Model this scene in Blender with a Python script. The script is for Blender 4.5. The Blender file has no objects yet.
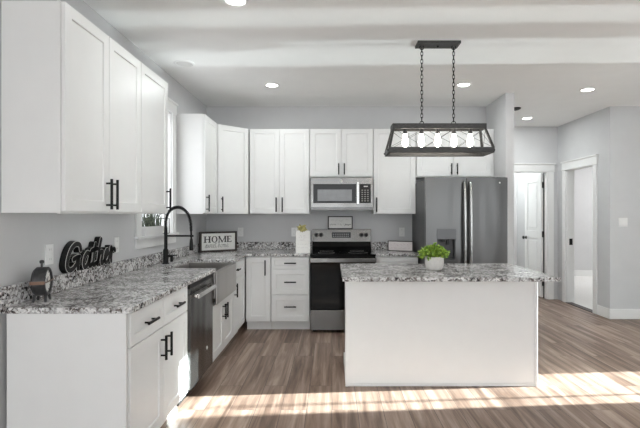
import bpy, bmesh, math, random
from mathutils import Vector, Matrix
random.seed(7)
PI = math.pi
sc = bpy.context.scene
C = sc.collection

# ------------------------------------------------------------------ camera, world, lights, exposure
F = 455.0
CAMH = 1.38
cd = bpy.data.cameras.new('camera')
cam = bpy.data.objects.new('camera', cd); C.objects.link(cam)
cam.location = (0, 0, CAMH); cam.rotation_euler = (PI/2, 0, 0)
cd.sensor_width = 36; cd.lens = F*36/640
cd.shift_x = -12/640; cd.shift_y = .2/640
cd.clip_start = .05
sc.camera = cam

w = bpy.data.worlds.new('daylight'); sc.world = w; w.use_nodes = True
bg = w.node_tree.nodes['Background']
bg.inputs[0].default_value = (.93, .96, 1, 1); bg.inputs[1].default_value = 2.2

def sun(name, d, e, ang, col=(1, 1, 1)):
    l = bpy.data.lights.new(name, 'SUN'); l.energy = e; l.angle = math.radians(ang); l.color = col
    o = bpy.data.objects.new(name, l); C.objects.link(o)
    o.rotation_euler = Vector(d).to_track_quat('-Z', 'Y').to_euler(); o.location = (9, 4, 4)
    return o
def area(name, loc, d, sx, sy, e, col=(1, 1, 1)):
    l = bpy.data.lights.new(name, 'AREA'); l.shape = 'RECTANGLE'; l.size = sx; l.size_y = sy; l.energy = e; l.color = col
    o = bpy.data.objects.new(name, l); C.objects.link(o)
    o.location = loc; o.rotation_euler = Vector(d).to_track_quat('-Z', 'Y').to_euler()
    return o
sun('sunlight', (-1, -.075, -.18), 42.0, .7, (.88, .99, 1))
sun('ceiling_streak_light', (-1, .03, .40), 1.25, 1.2, (.88, .99, 1))  # added upward sun that streaks the ceiling, in place of bounced sunlight
FILL_COL = (.945, 1, 1); YR_ = -2.6
area('rear_fill_light', (-.1, YR_-.06, 1.5), (0, 1, 0), 2.1, 1.8, 11, FILL_COL)  # added pair of fill lights behind the camera
area('rear_fill_light', (3.2, YR_-.06, 1.5), (0, 1, 0), 2.1, 1.8, 5, FILL_COL)
area('bedroom_fill_light', (6.6, 8.8, 2.4), (-.5, 0, -1), 1.4, 1.4, 32, (1, 1, 1))  # added area light to brighten the room beyond, no window there
area('closet_fill_light', (2.9, 8.5, 2.7), (0, 0, -1), .5, .5, 14, FILL_COL)  # added unseen light to brighten the space behind the hall door
sc.view_settings.view_transform = 'Standard'; sc.view_settings.look = 'None'
sc.view_settings.gamma = 1; sc.view_settings.use_curve_mapping = False
sc.view_settings.exposure = 0.81

# ------------------------------------------------------------------ materials
def mat(name, col, rough=.5, metal=0, spec=.5, emit=None, es=0, coat=0):
    m = bpy.data.materials.new(name); m.use_nodes = True
    b = m.node_tree.nodes['Principled BSDF']
    b.inputs['Base Color'].default_value = (*col, 1); b.inputs['Roughness'].default_value = rough
    b.inputs['Metallic'].default_value = metal; b.inputs['Specular IOR Level'].default_value = spec
    b.inputs['Coat Weight'].default_value = coat
    if emit:
        b.inputs['Emission Color'].default_value = (*emit, 1); b.inputs['Emission Strength'].default_value = es
    return m
def nt(m): return m.node_tree.nodes, m.node_tree.links, m.node_tree.nodes['Principled BSDF']
def ramp(N, stops, interp='LINEAR'):
    r = N.new('ShaderNodeValToRGB'); e = r.color_ramp; e.interpolation = interp
    while len(e.elements) < len(stops): e.elements.new(.5)
    for i, (p, c) in enumerate(stops):
        e.elements[i].position = p; e.elements[i].color = (*c, 1) if len(c) == 3 else c
    return r
def speckle(m, base, amount, scale, stretch=(1, 1, 1)):
    """a faint unevenness of the surface's own colour"""
    N, L, b = nt(m)
    tc = N.new('ShaderNodeTexCoord'); mp = N.new('ShaderNodeMapping'); mp.inputs['Scale'].default_value = stretch
    n = N.new('ShaderNodeTexNoise'); n.inputs['Scale'].default_value = scale; n.inputs['Detail'].default_value = 4
    r = ramp(N, [(.3, tuple(c*(1-amount) for c in base)), (.7, tuple(min(1, c*(1+amount)) for c in base))])
    L.new(tc.outputs['Object'], mp.inputs[0]); L.new(mp.outputs[0], n.inputs['Vector']); L.new(n.outputs[0], r.inputs[0])
    L.new(r.outputs[0], b.inputs['Base Color'])
    return m

WALL = (.61, .61, .614); WHITE = (.83, .83, .82)
M = {}
M['wall'] = speckle(mat('grey_wall_paint', WALL, .75, spec=.3), WALL, .015, 6)
M['ceiling'] = speckle(mat('ceiling_paint', (.91, .91, .895), .85, spec=.2), (.91, .91, .895), .012, 5)
M['trim'] = speckle(mat('white_trim_paint', WHITE, .4), WHITE, .01, 8)
M['cab'] = speckle(mat('white_cabinet_paint', WHITE, .33), WHITE, .01, 8)
M['roomwall'] = speckle(mat('white_room_paint', (.80, .80, .80), .8, spec=.2), (.80, .80, .80), .01, 5)
M['carpet'] = speckle(mat('pale_carpet', (.78, .77, .75), .95, spec=.1), (.78, .77, .75), .08, 120)
M['black'] = speckle(mat('matt_black_metal', (.007, .007, .007), .42, spec=.25), (.007, .007, .007), .2, 30)
M['blackgloss'] = speckle(mat('black_glass', (.004, .004, .004), .05, spec=.15), (.008, .008, .008), .1, 8)
M['blackplastic'] = speckle(mat('black_plastic', (.011, .011, .011), .4, spec=.3), (.011, .011, .011), .15, 30)
M['winglass'] = speckle(mat('oven_window_glass', (.10, .10, .10), .12), (.10, .10, .10), .1, 12)
M['plate'] = speckle(mat('white_plastic_plate', (.85, .85, .84), .35), (.85, .85, .84), .01, 20)
M['pendant'] = speckle(mat('weathered_charcoal_metal', (.058, .057, .055), .5, metal=.3), (.058, .057, .055), .35, 40, (1, 4, 4))
M['bulb'] = mat('glowing_bulb', (1, .97, .9), .3, emit=(1, .93, .82), es=16)
M['lamp'] = mat('glowing_downlight', (1, 1, 1), .5, emit=(1, .98, .94), es=9)
M['off'] = mat('unlit_lens', (.68, .67, .65), .5)
M['brass'] = mat('copper_band', (.17, .10, .07), .4, metal=.6)
M['clockgrey'] = speckle(mat('dark_pewter', (.06, .06, .062), .45, metal=.5), (.06, .06, .062), .3, 40)
M['paper'] = speckle(mat('white_board', (.80, .79, .76), .6), (.80, .79, .76), .02, 30)
M['pink'] = speckle(mat('pale_pinkish_board', (.78, .72, .71), .6), (.78, .72, .71), .03, 60)
M['ink'] = mat('dark_ink', (.05, .045, .045), .6)
M['inkgrey'] = mat('grey_ink', (.30, .29, .28), .6)
M['inkfaint'] = mat('faint_ink', (.55, .53, .52), .6)
M['inkpink'] = mat('faint_mauve_ink', (.56, .47, .49), .6)
M['darkwood'] = speckle(mat('dark_brown_frame', (.03, .02, .016), .5), (.03, .02, .016), .4, 30, (1, 8, 8))
M['outline'] = mat('white_edge_paint', (.75, .74, .72), .5)
M['pot'] = speckle(mat('white_ceramic', (.72, .69, .66), .55), (.72, .69, .66), .06, 40)
M['soil'] = speckle(mat('soil', (.04, .03, .02), .9), (.04, .03, .02), .4, 90)
M['flower'] = speckle(mat('gold_green_petal', (.40, .36, .14), .6), (.40, .36, .14), .4, 60)
M['door'] = speckle(mat('white_door_paint', (.84, .84, .83), .4), (.84, .84, .83), .01, 8)
M['candle'] = mat('candle_wax', (.75, .73, .68), .5)

def steel(name, col, rough, stretch):
    m = mat(name, col, rough, metal=1)
    N, L, b = nt(m)
    tc = N.new('ShaderNodeTexCoord'); mp = N.new('ShaderNodeMapping'); mp.inputs['Scale'].default_value = stretch
    n2 = N.new('ShaderNodeTexNoise'); n2.inputs['Scale'].default_value = 2.2; n2.inputs['Detail'].default_value = 1
    bp = N.new('ShaderNodeBump'); bp.inputs['Strength'].default_value = .22; bp.inputs['Distance'].default_value = .05
    mp2 = N.new('ShaderNodeMapping'); mp2.inputs['Scale'].default_value = (2, 2, .35)
    L.new(tc.outputs['Object'], mp2.inputs[0]); L.new(mp2.outputs[0], n2.inputs['Vector'])
    L.new(n2.outputs[0], bp.inputs['Height']); L.new(bp.outputs[0], b.inputs['Normal'])
    return m
M['steel'] = steel('brushed_steel', (.18, .177, .172), .26, (1, 1, 20))
M['slate'] = steel('slate_steel', (.122, .122, .12), .30, (20, 20, 1))
M['sinksteel'] = steel('satin_steel', (.50, .48, .46), .30, (1, 1, 20))
M['chrome'] = mat('bright_steel', (.75, .75, .74), .18, metal=1)
M['handlesteel'] = mat('satin_handle_steel', (.42, .42, .41), .22, metal=1)
M['panelslate'] = steel('dark_slate_panel', (.09, .09, .09), .3, (1, 1, 1))
M['fridgeside'] = speckle(mat('fridge_side_grey', (.075, .075, .078), .5), (.075, .075, .078), .1, 20)

def granite():
    m = mat('speckled_granite', (.5, .5, .5), .18, spec=.32)
    N, L, b = nt(m)
    tc = N.new('ShaderNodeTexCoord')
    nz = N.new('ShaderNodeTexNoise'); nz.inputs['Scale'].default_value = 45; nz.inputs['Detail'].default_value = 3
    mx = N.new('ShaderNodeVectorMath'); mx.operation = 'MULTIPLY_ADD'; mx.inputs[1].default_value = (.035,)*3
    L.new(tc.outputs['Object'], nz.inputs['Vector']); L.new(nz.outputs['Color'], mx.inputs[0]); L.new(tc.outputs['Object'], mx.inputs[2])
    v = N.new('ShaderNodeTexVoronoi'); v.inputs['Scale'].default_value = 88; v.inputs['Randomness'].default_value = 1
    L.new(mx.outputs[0], v.inputs['Vector'])
    sp = N.new('ShaderNodeSeparateColor'); L.new(v.outputs['Color'], sp.inputs[0])
    big = N.new('ShaderNodeTexNoise'); big.inputs['Scale'].default_value = 9; big.inputs['Detail'].default_value = 5
    L.new(tc.outputs['Object'], big.inputs['Vector'])
    add = N.new('ShaderNodeMath'); add.operation = 'MULTIPLY_ADD'; add.inputs[1].default_value = .75
    ad2 = N.new('ShaderNodeMath'); ad2.operation = 'MULTIPLY_ADD'; ad2.inputs[1].default_value = 1.1; ad2.inputs[2].default_value = -.42
    L.new(big.outputs[0], ad2.inputs[0]); L.new(sp.outputs[0], add.inputs[0]); L.new(ad2.outputs[0], add.inputs[2])
    r = ramp(N, [(.0, (.018, .017, .018)), (.17, (.04, .038, .04)), (.26, (.20, .17, .155)), (.42, (.33, .32, .32)), (.62, (.60, .595, .59)), (.82, (.80, .79, .78))])
    L.new(add.outputs[0], r.inputs[0]); L.new(r.outputs[0], b.inputs['Base Color'])
    return m
M['granite'] = granite()

def planks():
    m = mat('vinyl_plank_floor', (.3, .25, .2), .36, spec=.32)
    N, L, b = nt(m)
    tc = N.new('ShaderNodeTexCoord'); sx = N.new('ShaderNodeSeparateXYZ'); cb = N.new('ShaderNodeCombineXYZ')
    L.new(tc.outputs['Object'], sx.inputs[0]); L.new(sx.outputs['Y'], cb.inputs['X']); L.new(sx.outputs['X'], cb.inputs['Y'])
    br = N.new('ShaderNodeTexBrick'); br.offset = .37; br.offset_frequency = 2
    br.inputs['Scale'].default_value = 1; br.inputs['Brick Width'].default_value = 1.22; br.inputs['Row Height'].default_value = .18
    br.inputs['Mortar Size'].default_value = .0016; br.inputs['Mortar Smooth'].default_value = .1; br.inputs['Bias'].default_value = 0
    br.inputs['Color1'].default_value = (0, 0, 0, 1); br.inputs['Color2'].default_value = (1, 1, 1, 1); br.inputs['Mortar'].default_value = (.2, .2, .2, 1)
    L.new(cb.outputs[0], br.inputs['Vector'])
    # per-plank random offset for the grain
    sc_ = N.new('ShaderNodeVectorMath'); sc_.operation = 'SCALE'; sc_.inputs['Scale'].default_value = 7.0
    L.new(br.outputs['Color'], sc_.inputs[0])
    ad = N.new('ShaderNodeVectorMath'); ad.operation = 'ADD'
    L.new(tc.outputs['Object'], ad.inputs[0]); L.new(sc_.outputs[0], ad.inputs[1])
    mp = N.new('ShaderNodeMapping'); mp.inputs['Scale'].default_value = (9, .55, 1); L.new(ad.outputs[0], mp.inputs[0])
    g = N.new('ShaderNodeTexNoise'); g.inputs['Scale'].default_value = 1.6; g.inputs['Detail'].default_value = 6; g.inputs['Roughness'].default_value = .6
    g.inputs['Distortion'].default_value = .6
    L.new(mp.outputs[0], g.inputs['Vector'])
    mp2 = N.new('ShaderNodeMapping'); mp2.inputs['Scale'].default_value = (60, 2.5, 1); L.new(ad.outputs[0], mp2.inputs[0])
    g2 = N.new('ShaderNodeTexNoise'); g2.inputs['Scale'].default_value = 2; g2.inputs['Detail'].default_value = 4; L.new(mp2.outputs[0], g2.inputs['Vector'])
    r = ramp(N, [(.31, (.098, .061, .044)), (.43, (.18, .117, .086)), (.55, (.285, .198, .151)), (.68, (.43, .325, .262))])
    a1 = N.new('ShaderNodeMath'); a1.operation = 'MULTIPLY_ADD'; a1.inputs[1].default_value = .10; L.new(g2.outputs[0], a1.inputs[0])
    L.new(g.outputs[0], a1.inputs[2])
    s1 = N.new('ShaderNodeSeparateColor'); L.new(br.outputs['Color'], s1.inputs[0])
    a2 = N.new('ShaderNodeMath'); a2.operation = 'MULTIPLY_ADD'; a2.inputs[1].default_value = .09; L.new(s1.outputs[0], a2.inputs[0]); L.new(a1.outputs[0], a2.inputs[2])
    a3 = N.new('ShaderNodeMath'); a3.operation = 'SUBTRACT'; a3.inputs[1].default_value = .07; L.new(a2.outputs[0], a3.inputs[0])
    L.new(a3.outputs[0], r.inputs[0])
    mm = N.new('ShaderNodeMix'); mm.data_type = 'RGBA'; mm.inputs['B'].default_value = (.06, .045, .04, 1)
    L.new(br.outputs['Fac'], mm.inputs['Factor']); L.new(r.outputs[0], mm.inputs['A']); L.new(mm.outputs['Result'], b.inputs['Base Color'])
    bp = N.new('ShaderNodeBump'); bp.inputs['Strength'].default_value = .12; bp.inputs['Distance'].default_value = .004
    L.new(g2.outputs[0], bp.inputs['Height']); L.new(bp.outputs[0], b.inputs['Normal'])
    return m
M['planks'] = planks()

def leaf(name, c1, c2):
    m = mat(name, c1, .5)
    N, L, b = nt(m)
    tc = N.new('ShaderNodeTexCoord'); n = N.new('ShaderNodeTexNoise'); n.inputs['Scale'].default_value = 45
    r = ramp(N, [(.38, c1), (.62, c2)])
    L.new(tc.outputs['Object'], n.inputs['Vector']); L.new(n.outputs[0], r.inputs[0]); L.new(r.outputs[0], b.inputs['Base Color'])
    return m
M['leaf'] = leaf('fresh_green_leaf', (.09, .22, .015), (.45, .62, .10))
M['grass'] = leaf('dark_grass_blade', (.03, .04, .03), (.20, .24, .17))

def glass():
    m = bpy.data.materials.new('window_glass'); m.use_nodes = True
    N, L = m.node_tree.nodes, m.node_tree.links
    N.remove(N['Principled BSDF'])
    t = N.new('ShaderNodeBsdfTransparent'); g = N.new('ShaderNodeBsdfGlossy'); g.inputs['Roughness'].default_value = .02
    mx = N.new('ShaderNodeMixShader'); mx.inputs[0].default_value = .05; L.new(t.outputs[0], mx.inputs[1]); L.new(g.outputs[0], mx.inputs[2])
    L.new(mx.outputs[0], N['Material Output'].inputs[0])
    return m
M['glass'] = glass()

# ------------------------------------------------------------------ mesh helpers
class MB:
    def __init__(s): s.bm = bmesh.new()
    def face(s, vs):
        try: return s.bm.faces.new(vs)
        except ValueError: return None
    def box(s, x0, x1, y0, y1, z0, z1):
        v = [s.bm.verts.new((x, y, z)) for x in (x0, x1) for y in (y0, y1) for z in (z0, z1)]
        for q in ((0,1,3,2), (4,6,7,5), (0,4,5,1), (2,3,7,6), (0,2,6,4), (1,5,7,3)): s.face([v[i] for i in q])
        return s
    def prism(s, pts, z0, z1, f=None):
        """polygon (x,y) from z0 to z1; f maps (a,b,c) to a point"""
        f = f or (lambda a, b, c: (a, b, c))
        lo = [s.bm.verts.new(f(a, b, z0)) for a, b in pts]; hi = [s.bm.verts.new(f(a, b, z1)) for a, b in pts]
        s.face(lo[::-1]); s.face(hi)
        n = len(pts)
        for i in range(n): s.face([lo[i], lo[(i+1) % n], hi[(i+1) % n], hi[i]])
        return s
    def frustum(s, r0, r1):
        """two rectangles (x0,x1,y0,y1,z)"""
        def q(r): return [s.bm.verts.new((x, y, r[4])) for x, y in ((r[0], r[2]), (r[1], r[2]), (r[1], r[3]), (r[0], r[3]))]
        a, b = q(r0), q(r1)
        s.face(a[::-1]); s.face(b)
        for i in range(4): s.face([a[i], a[(i+1) % 4], b[(i+1) % 4], b[i]])
        return s
    def tube(s, pts, r, seg=10, closed=False, caps=True):
        pts = [Vector(p) for p in pts]; n = len(pts); rings = []
        rr = r if isinstance(r, (list, tuple)) else [r]*n
        up = None
        for i, p in enumerate(pts):
            if closed: t = pts[(i+1) % n]-pts[i-1]
            else: t = pts[min(i+1, n-1)]-pts[max(i-1, 0)]
            t.normalize()
            if up is None:
                up = Vector((0, 0, 1)) if abs(t.z) < .9 else Vector((1, 0, 0))
            a = t.cross(up)
            if a.length < 1e-4: a = t.orthogonal()
            a.normalize(); b = a.cross(t); b.normalize(); up = b
            rings.append([s.bm.verts.new(p+a*rr[i]*math.cos(2*PI*k/seg)+b*rr[i]*math.sin(2*PI*k/seg)) for k in range(seg)])
        m = n if closed else n-1
        for i in range(m):
            A, B = rings[i], rings[(i+1) % n]
            for k in range(seg): s.face([A[k], A[(k+1) % seg], B[(k+1) % seg], B[k]])
        if caps and not closed: s.face(rings[0][::-1]); s.face(rings[-1])
        return s
    def cyl(s, p0, p1, r, seg=16): return s.tube([p0, p1], r, seg)
    def lathe(s, prof, seg=24, o=(0, 0, 0), f=None):
        """profile of (radius, height) about the z axis at o; f maps local to point"""
        rings = []
        f = f or (lambda p: p)
        for r, z in prof:
            if r < 1e-6: rings.append([s.bm.verts.new(f(Vector((o[0], o[1], o[2]+z))))])
            else: rings.append([s.bm.verts.new(f(Vector((o[0]+r*math.cos(2*PI*k/seg), o[1]+r*math.sin(2*PI*k/seg), o[2]+z)))) for k in range(seg)])
        for A, B in zip(rings, rings[1:]):
            for k in range(seg):
                k2 = (k+1) % seg
                if len(A) == 1 and len(B) == 1: continue
                if len(A) == 1: s.face([A[0], B[k2], B[k]])
                elif len(B) == 1: s.face([A[k], A[k2], B[0]])
                else: s.face([A[k], A[k2], B[k2], B[k]])
        return s
    def ribbon(s, pts, r, y0, y1):
        """flat stroke of half width r in the x-z plane, solid from y0 to y1, round ends"""
        P = [Vector((a, b)) for a, b in pts]; n = len(P); Lf, Rt = [], []
        for i in range(n):
            t = (P[min(i+1, n-1)]-P[max(i-1, 0)])
            if t.length < 1e-9: t = Vector((1, 0))
            t.normalize(); nn = Vector((-t.y, t.x)); Lf.append(P[i]+nn*r); Rt.append(P[i]-nn*r)
        f = lambda q, y: s.bm.verts.new((q.x, y, q.y))
        a0 = [f(q, y0) for q in Lf]; b0 = [f(q, y0) for q in Rt]; a1 = [f(q, y1) for q in Lf]; b1 = [f(q, y1) for q in Rt]
        for i in range(n-1):
            s.face([a0[i], a0[i+1], b0[i+1], b0[i]]); s.face([a1[i], b1[i], b1[i+1], a1[i+1]])
            s.face([a0[i], a1[i], a1[i+1], a0[i+1]]); s.face([b0[i], b0[i+1], b1[i+1], b1[i]])
        for e in (0, n-1): s.disc(P[e], r, y0, y1)
        return s
    def disc(s, p, r, y0, y1, seg=12):
        a = [s.bm.verts.new((p.x+r*math.cos(2*PI*k/seg), y0, p.y+r*math.sin(2*PI*k/seg))) for k in range(seg)]
        b = [s.bm.verts.new((v.co.x, y1, v.co.z)) for v in a]
        s.face(a); s.face(b[::-1])
        for k in range(seg): s.face([a[k], b[k], b[(k+1) % seg], a[(k+1) % seg]])
        return s
    def build(s, name, m, parent=None, loc=None, rz=0, bevel=0, smooth=False):
        bmesh.ops.recalc_face_normals(s.bm, faces=s.bm.faces)
        me = bpy.data.meshes.new(name); s.bm.to_mesh(me); s.bm.free()
        me.materials.append(m)
        if smooth:
            for p in me.polygons: p.use_smooth = True
        o = bpy.data.objects.new(name, me); C.objects.link(o)
        if smooth:
            es = o.modifiers.new('edges', 'EDGE_SPLIT'); es.split_angle = math.radians(40)
        if bevel:
            bv = o.modifiers.new('bevel', 'BEVEL'); bv.width = bevel; bv.segments = 2; bv.limit_method = 'ANGLE'; bv.angle_limit = math.radians(50)
        if parent: o.parent = parent
        if loc: o.location = loc
        o.rotation_euler.z = rz
        return o

def spline(pts, k=6):
    """smooth polyline through the points"""
    P = [Vector(p) for p in pts]; out = []
    for i in range(len(P)-1):
        p0, p1, p2, p3 = P[max(i-1, 0)], P[i], P[i+1], P[min(i+2, len(P)-1)]
        for j in range(k):
            t = j/k
            out.append(.5*((2*p1)+(p2-p0)*t+(2*p0-5*p1+4*p2-p3)*t*t+(3*p1-p0-3*p2+p3)*t**3))
    out.append(P[-1]); return out

def tag(o, label, cat, group=None):
    o['label'] = label; o['category'] = cat
    if group: o['group'] = group
    return o
def thing(name, label, cat, loc=(0, 0, 0), rz=0, group=None):
    o = bpy.data.objects.new(name, None); C.objects.link(o)
    o.location = loc; o.rotation_euler.z = rz; o.empty_display_size = .1
    return tag(o, label, cat, group)
def struct(name, mb, m, **k):
    o = mb.build(name, m, **k)
    if o.parent is None: o['kind'] = 'structure'
    return o

# ------------------------------------------------------------------ the setting
XL, YB, ZC = -1.655, 6.0, 2.80
YR, XR = -2.6, 5.2
struct('floor', MB().prism([(XL-.12, YR-.12), (XR+.12, YR-.12), (XR+.12, 6.0), (3.72, 6.0), (3.72, 9.2), (XL-.12, 9.2)], -.1, 0), M['planks'])
struct('floor_bedroom', MB().prism([(3.72, 6.0), (7.2, 6.0), (7.2, 10.3), (3.72, 10.3)], -.1, .004), M['carpet'])
struct('ceiling', MB().prism([(XL-.12, YR-.12), (XR+.12, YR-.12), (XR+.12, 6.0), (7.2, 6.0), (7.2, 10.3), (XL-.12, 10.3)], ZC, ZC+.1), M['ceiling'])
WY0, WY1, WZ0, WZ1 = 3.92, 4.68, 1.19, 2.42
m = MB()
m.box(XL-.12, XL, YR-.12, WY0, 0, ZC).box(XL-.12, XL, WY1, YB+.12, 0, ZC).box(XL-.12, XL, WY0, WY1, 0, WZ0).box(XL-.12, XL, WY0, WY1, WZ1, ZC)
struct('wall_left', m, M['wall'])
struct('wall_back', MB().box(XL, 2.03, YB, YB+.12, 0, ZC), M['wall'])
struct('wall_partition', MB().box(2.03, 2.13, 5.32, 7.38, 0, ZC), M['wall'])
DX0, DX1, DZ = 2.74, 3.50, 2.08
struct('wall_hall', MB().box(2.03, DX0, 7.38, 7.5, 0, ZC).box(DX1, 3.78, 7.38, 7.5, 0, ZC).box(DX0, DX1, 7.38, 7.5, DZ, ZC), M['wall'])
EY0, EY1 = 6.36, 7.11
struct('wall_hall_right', MB().box(3.66, 3.78, 6.11, EY0, 0, ZC).box(3.66, 3.78, EY1, 7.38, 0, ZC).box(3.66, 3.78, EY0, EY1, DZ, ZC), M['wall'])
struct('wall_right', MB().box(3.66, 7.2, 5.99, 6.11, 0, ZC), M['wall'])
# exterior wall with a glazed door and two openings added to let light in (outside the frame)
def wall_with_holes(axis, c0, c1, a0, a1, holes):
    m = MB(); cur = a0
    def bx(p, q, z0, z1):
        if axis == 'x': m.box(c0, c1, p, q, z0, z1)
        else: m.box(p, q, c0, c1, z0, z1)
    for h0, h1, z0, z1 in holes:
        bx(cur, h0, 0, ZC)
        if z0 > 0: bx(h0, h1, 0, z0)
        bx(h0, h1, z1, ZC); cur = h1
    bx(cur, a1, 0, ZC); return m
struct('wall_side', wall_with_holes('x', XR, XR+.12, YR, 5.99, [(-1.6, -.9, .5, 2.3), (2.98, 3.26, 0, 2.05), (3.56, 3.70, 0, 2.05), (3.716, 4.19, 0, 2.05)]), M['wall'])
struct('wall_rear', wall_with_holes('y', YR-.12, YR, XL, XR+.12, [(-1.2, 1.0, .55, 2.45), (2.1, 4.3, .55, 2.45)]), M['wall'])  # openings added to hold the rear fill lights
struct('wall_bedroom', MB().box(3.66, 7.2, 10.15, 10.27, 0, ZC).box(7.08, 7.2, 6.11, 10.15, 0, ZC).box(3.66, 3.78, 7.5, 10.15, 0, ZC), M['wall'])
struct('wall_closet', MB().box(2.03, 3.66, 9.0, 9.12, 0, ZC).box(2.03, 2.13, 7.5, 9.0, 0, ZC), M['roomwall'])

# added unseen slats: they stop the sun but pass the upward light
m = MB()
def louvres(y0, y1, z0, z1):
    m = MB()
    for i in range(int((z1-z0)/.05)+1):
        z = z0+.03+i*.05
        m.prism([(XR+.02, z), (XR+.10, z-.041), (XR+.10, z-.038), (XR+.02, z+.003)], y0+.004, y1-.004, lambda a, b, c: (a, c, b))
    return m
struct('sun_baffle_2', louvres(2.98, 3.26, 0, 2.05), M['trim'])
struct('sun_baffle_3', louvres(3.56, 3.70, 1.50, 2.05), M['trim'])  # more added slats, blocking the sun high in the door opening
struct('sun_baffle_4', louvres(3.716, 4.19, 1.50, 2.05), M['trim'])

def baseboard(name, x0, x1, y0, y1):
    m = MB().box(x0, x1, y0, y1, 0, .135)
    struct(name, m, M['trim'], bevel=.006)
baseboard('baseboard_right', 3.645, XR, 5.974, 5.99)
baseboard('baseboard_hall_right', 3.644, 3.66, 5.99, 6.265)
baseboard('baseboard_hall', 2.13, 2.65, 7.364, 7.38)
baseboard('baseboard_left', XL, XL+.016, YR, 2.262)
baseboard('baseboard_bedroom', 3.78, 7.08, 10.134, 10.15)
baseboard('baseboard_rear', XL+.016, XR, YR, YR+.016)
baseboard('baseboard_side', XR-.016, XR, YR+.016, 2.98)
baseboard('baseboard_closet', 2.13, 3.66, 8.984, 9.0)

# door casings: craftsman head with a small cap
def trim_x(name, y, x0, x1, zt):      # opening in a wall facing -Y
    m = MB().box(x0-.09, x0, y-.018, y, 0, zt).box(x1, x1+.09, y-.018, y, 0, zt)
    m.box(x0-.10, x1+.10, y-.022, y, zt, zt+.105).box(x0-.115, x1+.115, y-.036, y, zt+.105, zt+.125).box(x0-.105, x1+.105, y-.028, y, zt-.012, zt)
    m.box(x0-.001, x0+.016, y, y+.12, 0, zt).box(x1-.016, x1+.001, y, y+.12, 0, zt).box(x0, x1, y, y+.12, zt-.016, zt)
    struct(name, m, M['trim'], bevel=.002)
def trim_y(name, x, y0, y1, zt):      # opening in a wall facing -X
    m = MB().box(x-.018, x, y0-.09, y0, 0, zt).box(x-.018, x, y1, y1+.09, 0, zt)
    m.box(x-.022, x, y0-.10, y1+.10, zt, zt+.105).box(x-.036, x, y0-.115, y1+.115, zt+.105, zt+.125).box(x-.028, x, y0-.105, y1+.105, zt-.012, zt)
    m.box(x, x+.12, y0-.001, y0+.016, 0, zt).box(x, x+.12, y1-.016, y1+.001, 0, zt).box(x, x+.12, y0, y1, zt-.016, zt)
    return struct(name, m, M['trim'], bevel=.002)
trim_x('trim_1', 7.38, DX0, DX1, DZ)
trim_2 = trim_y('trim_2', 3.66, EY0, EY1, DZ)
MB().box(3.70, 3.75, EY1-.019, EY1-.0155, .90, 1.0).build('strike_plate', M['black'], trim_2)
struct('trim_3', MB().box(3.64, 3.74, EY0+.016, EY1-.016, 0, .008), M['darkwood'])   # threshold strip

# the open hall door: hinged on its far jamb, standing square into the room behind
d = bpy.data.objects.new('door_1', None); C.objects.link(d); d.location = (DX1-.02, 7.47, 0); d['kind'] = 'structure'
L_, T_ = .63, .035
m = MB()
def panel_door(m):
    zs = [(.24, .98), (1.10, 1.92)]
    m.box(-T_, 0, .03, .03+.115, .012, 2.06).box(-T_, 0, L_-.085, .03+L_, .012, 2.06)
    y0, y1 = .145, L_-.085
    for a, b in ((.012, .24), (.98, 1.10), (1.92, 2.06)): m.box(-T_, 0, y0, y1, a, b)
    for a, b in zs:
        m.box(-T_+.011, -.011, y0, y1, a, b)
        m.box(-T_+.004, -.004, y0+.05, y1-.05, a+.05, b-.05)
panel_door(m); m.build('door_leaf', M['door'], d, bevel=.002)
MB().box(.001, .0035, -.01, .03, .0, 2.06).build('hinge_gap_shade', M['blackplastic'], d)  # black strip drawn for the shaded gap along the hinge side
for z in (.25, 1.05, 1.86):
    MB().cyl((-.012, .012, z-.05), (-.012, .012, z+.05), .009, 10).box(-.02, .0, .012, .034, z-.045, z+.045).build('hinge', M['blackplastic'], d)
k = MB()
for s, sgn in ((-T_, -1), (0, 1)):
    f = lambda p, s=s, sgn=sgn: Vector((s+sgn*p.z, (.60)+p.x, .97+p.y))
    k.lathe([(0, 0), (.03, 0), (.03, .006), (.012, .008), (.012, .03), (.027, .04), (.03, .052), (.022, .064), (0, .067)], 16, f=f)
k.build('door_knob', M['black'], d, smooth=True)

# window over the sink: frame, sashes, pane and trim
wn = bpy.data.objects.new('window_1', None); C.objects.link(wn); wn.location = (XL, WY0, WZ0); wn['kind'] = 'structure'
W_, H_ = WY1-WY0, WZ1-WZ0
m = MB().box(-.11, -.06, 0, .045, 0, H_).box(-.11, -.06, W_-.045, W_, 0, H_).box(-.11, -.06, .045, W_-.045, 0, .05).box(-.11, -.06, .045, W_-.045, H_-.045, H_).box(-.10, -.06, .045, W_-.045, H_/2-.02, H_/2+.02)
m.build('window_frame', M['trim'], wn, bevel=.002)
MB().box(-.088, -.084, .045, W_-.045, .05, H_-.045).build('window_pane', M['glass'], wn)
MB().box(-.06, 0, 0, .012, 0, H_).box(-.06, 0, W_-.012, W_, 0, H_).box(-.06, 0, 0, W_, H_-.012, H_).build('jamb_lining', M['trim'], wn)
MB().box(0, .018, -.10, 0, -.02, H_).box(0, .018, W_, W_+.10, -.02, H_).box(0, .022, -.11, W_+.11, H_, H_+.10).box(0, .034, -.125, W_+.125, H_+.10, H_+.12).build('casing', M['trim'], wn, bevel=.002)
MB().box(-.06, .045, -.12, W_+.12, -.022, .0).build('window_sill', M['trim'], wn, bevel=.004)
MB().box(0, .018, -.10, W_+.10, -.105, -.022).build('window_apron', M['trim'], wn, bevel=.002)

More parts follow.
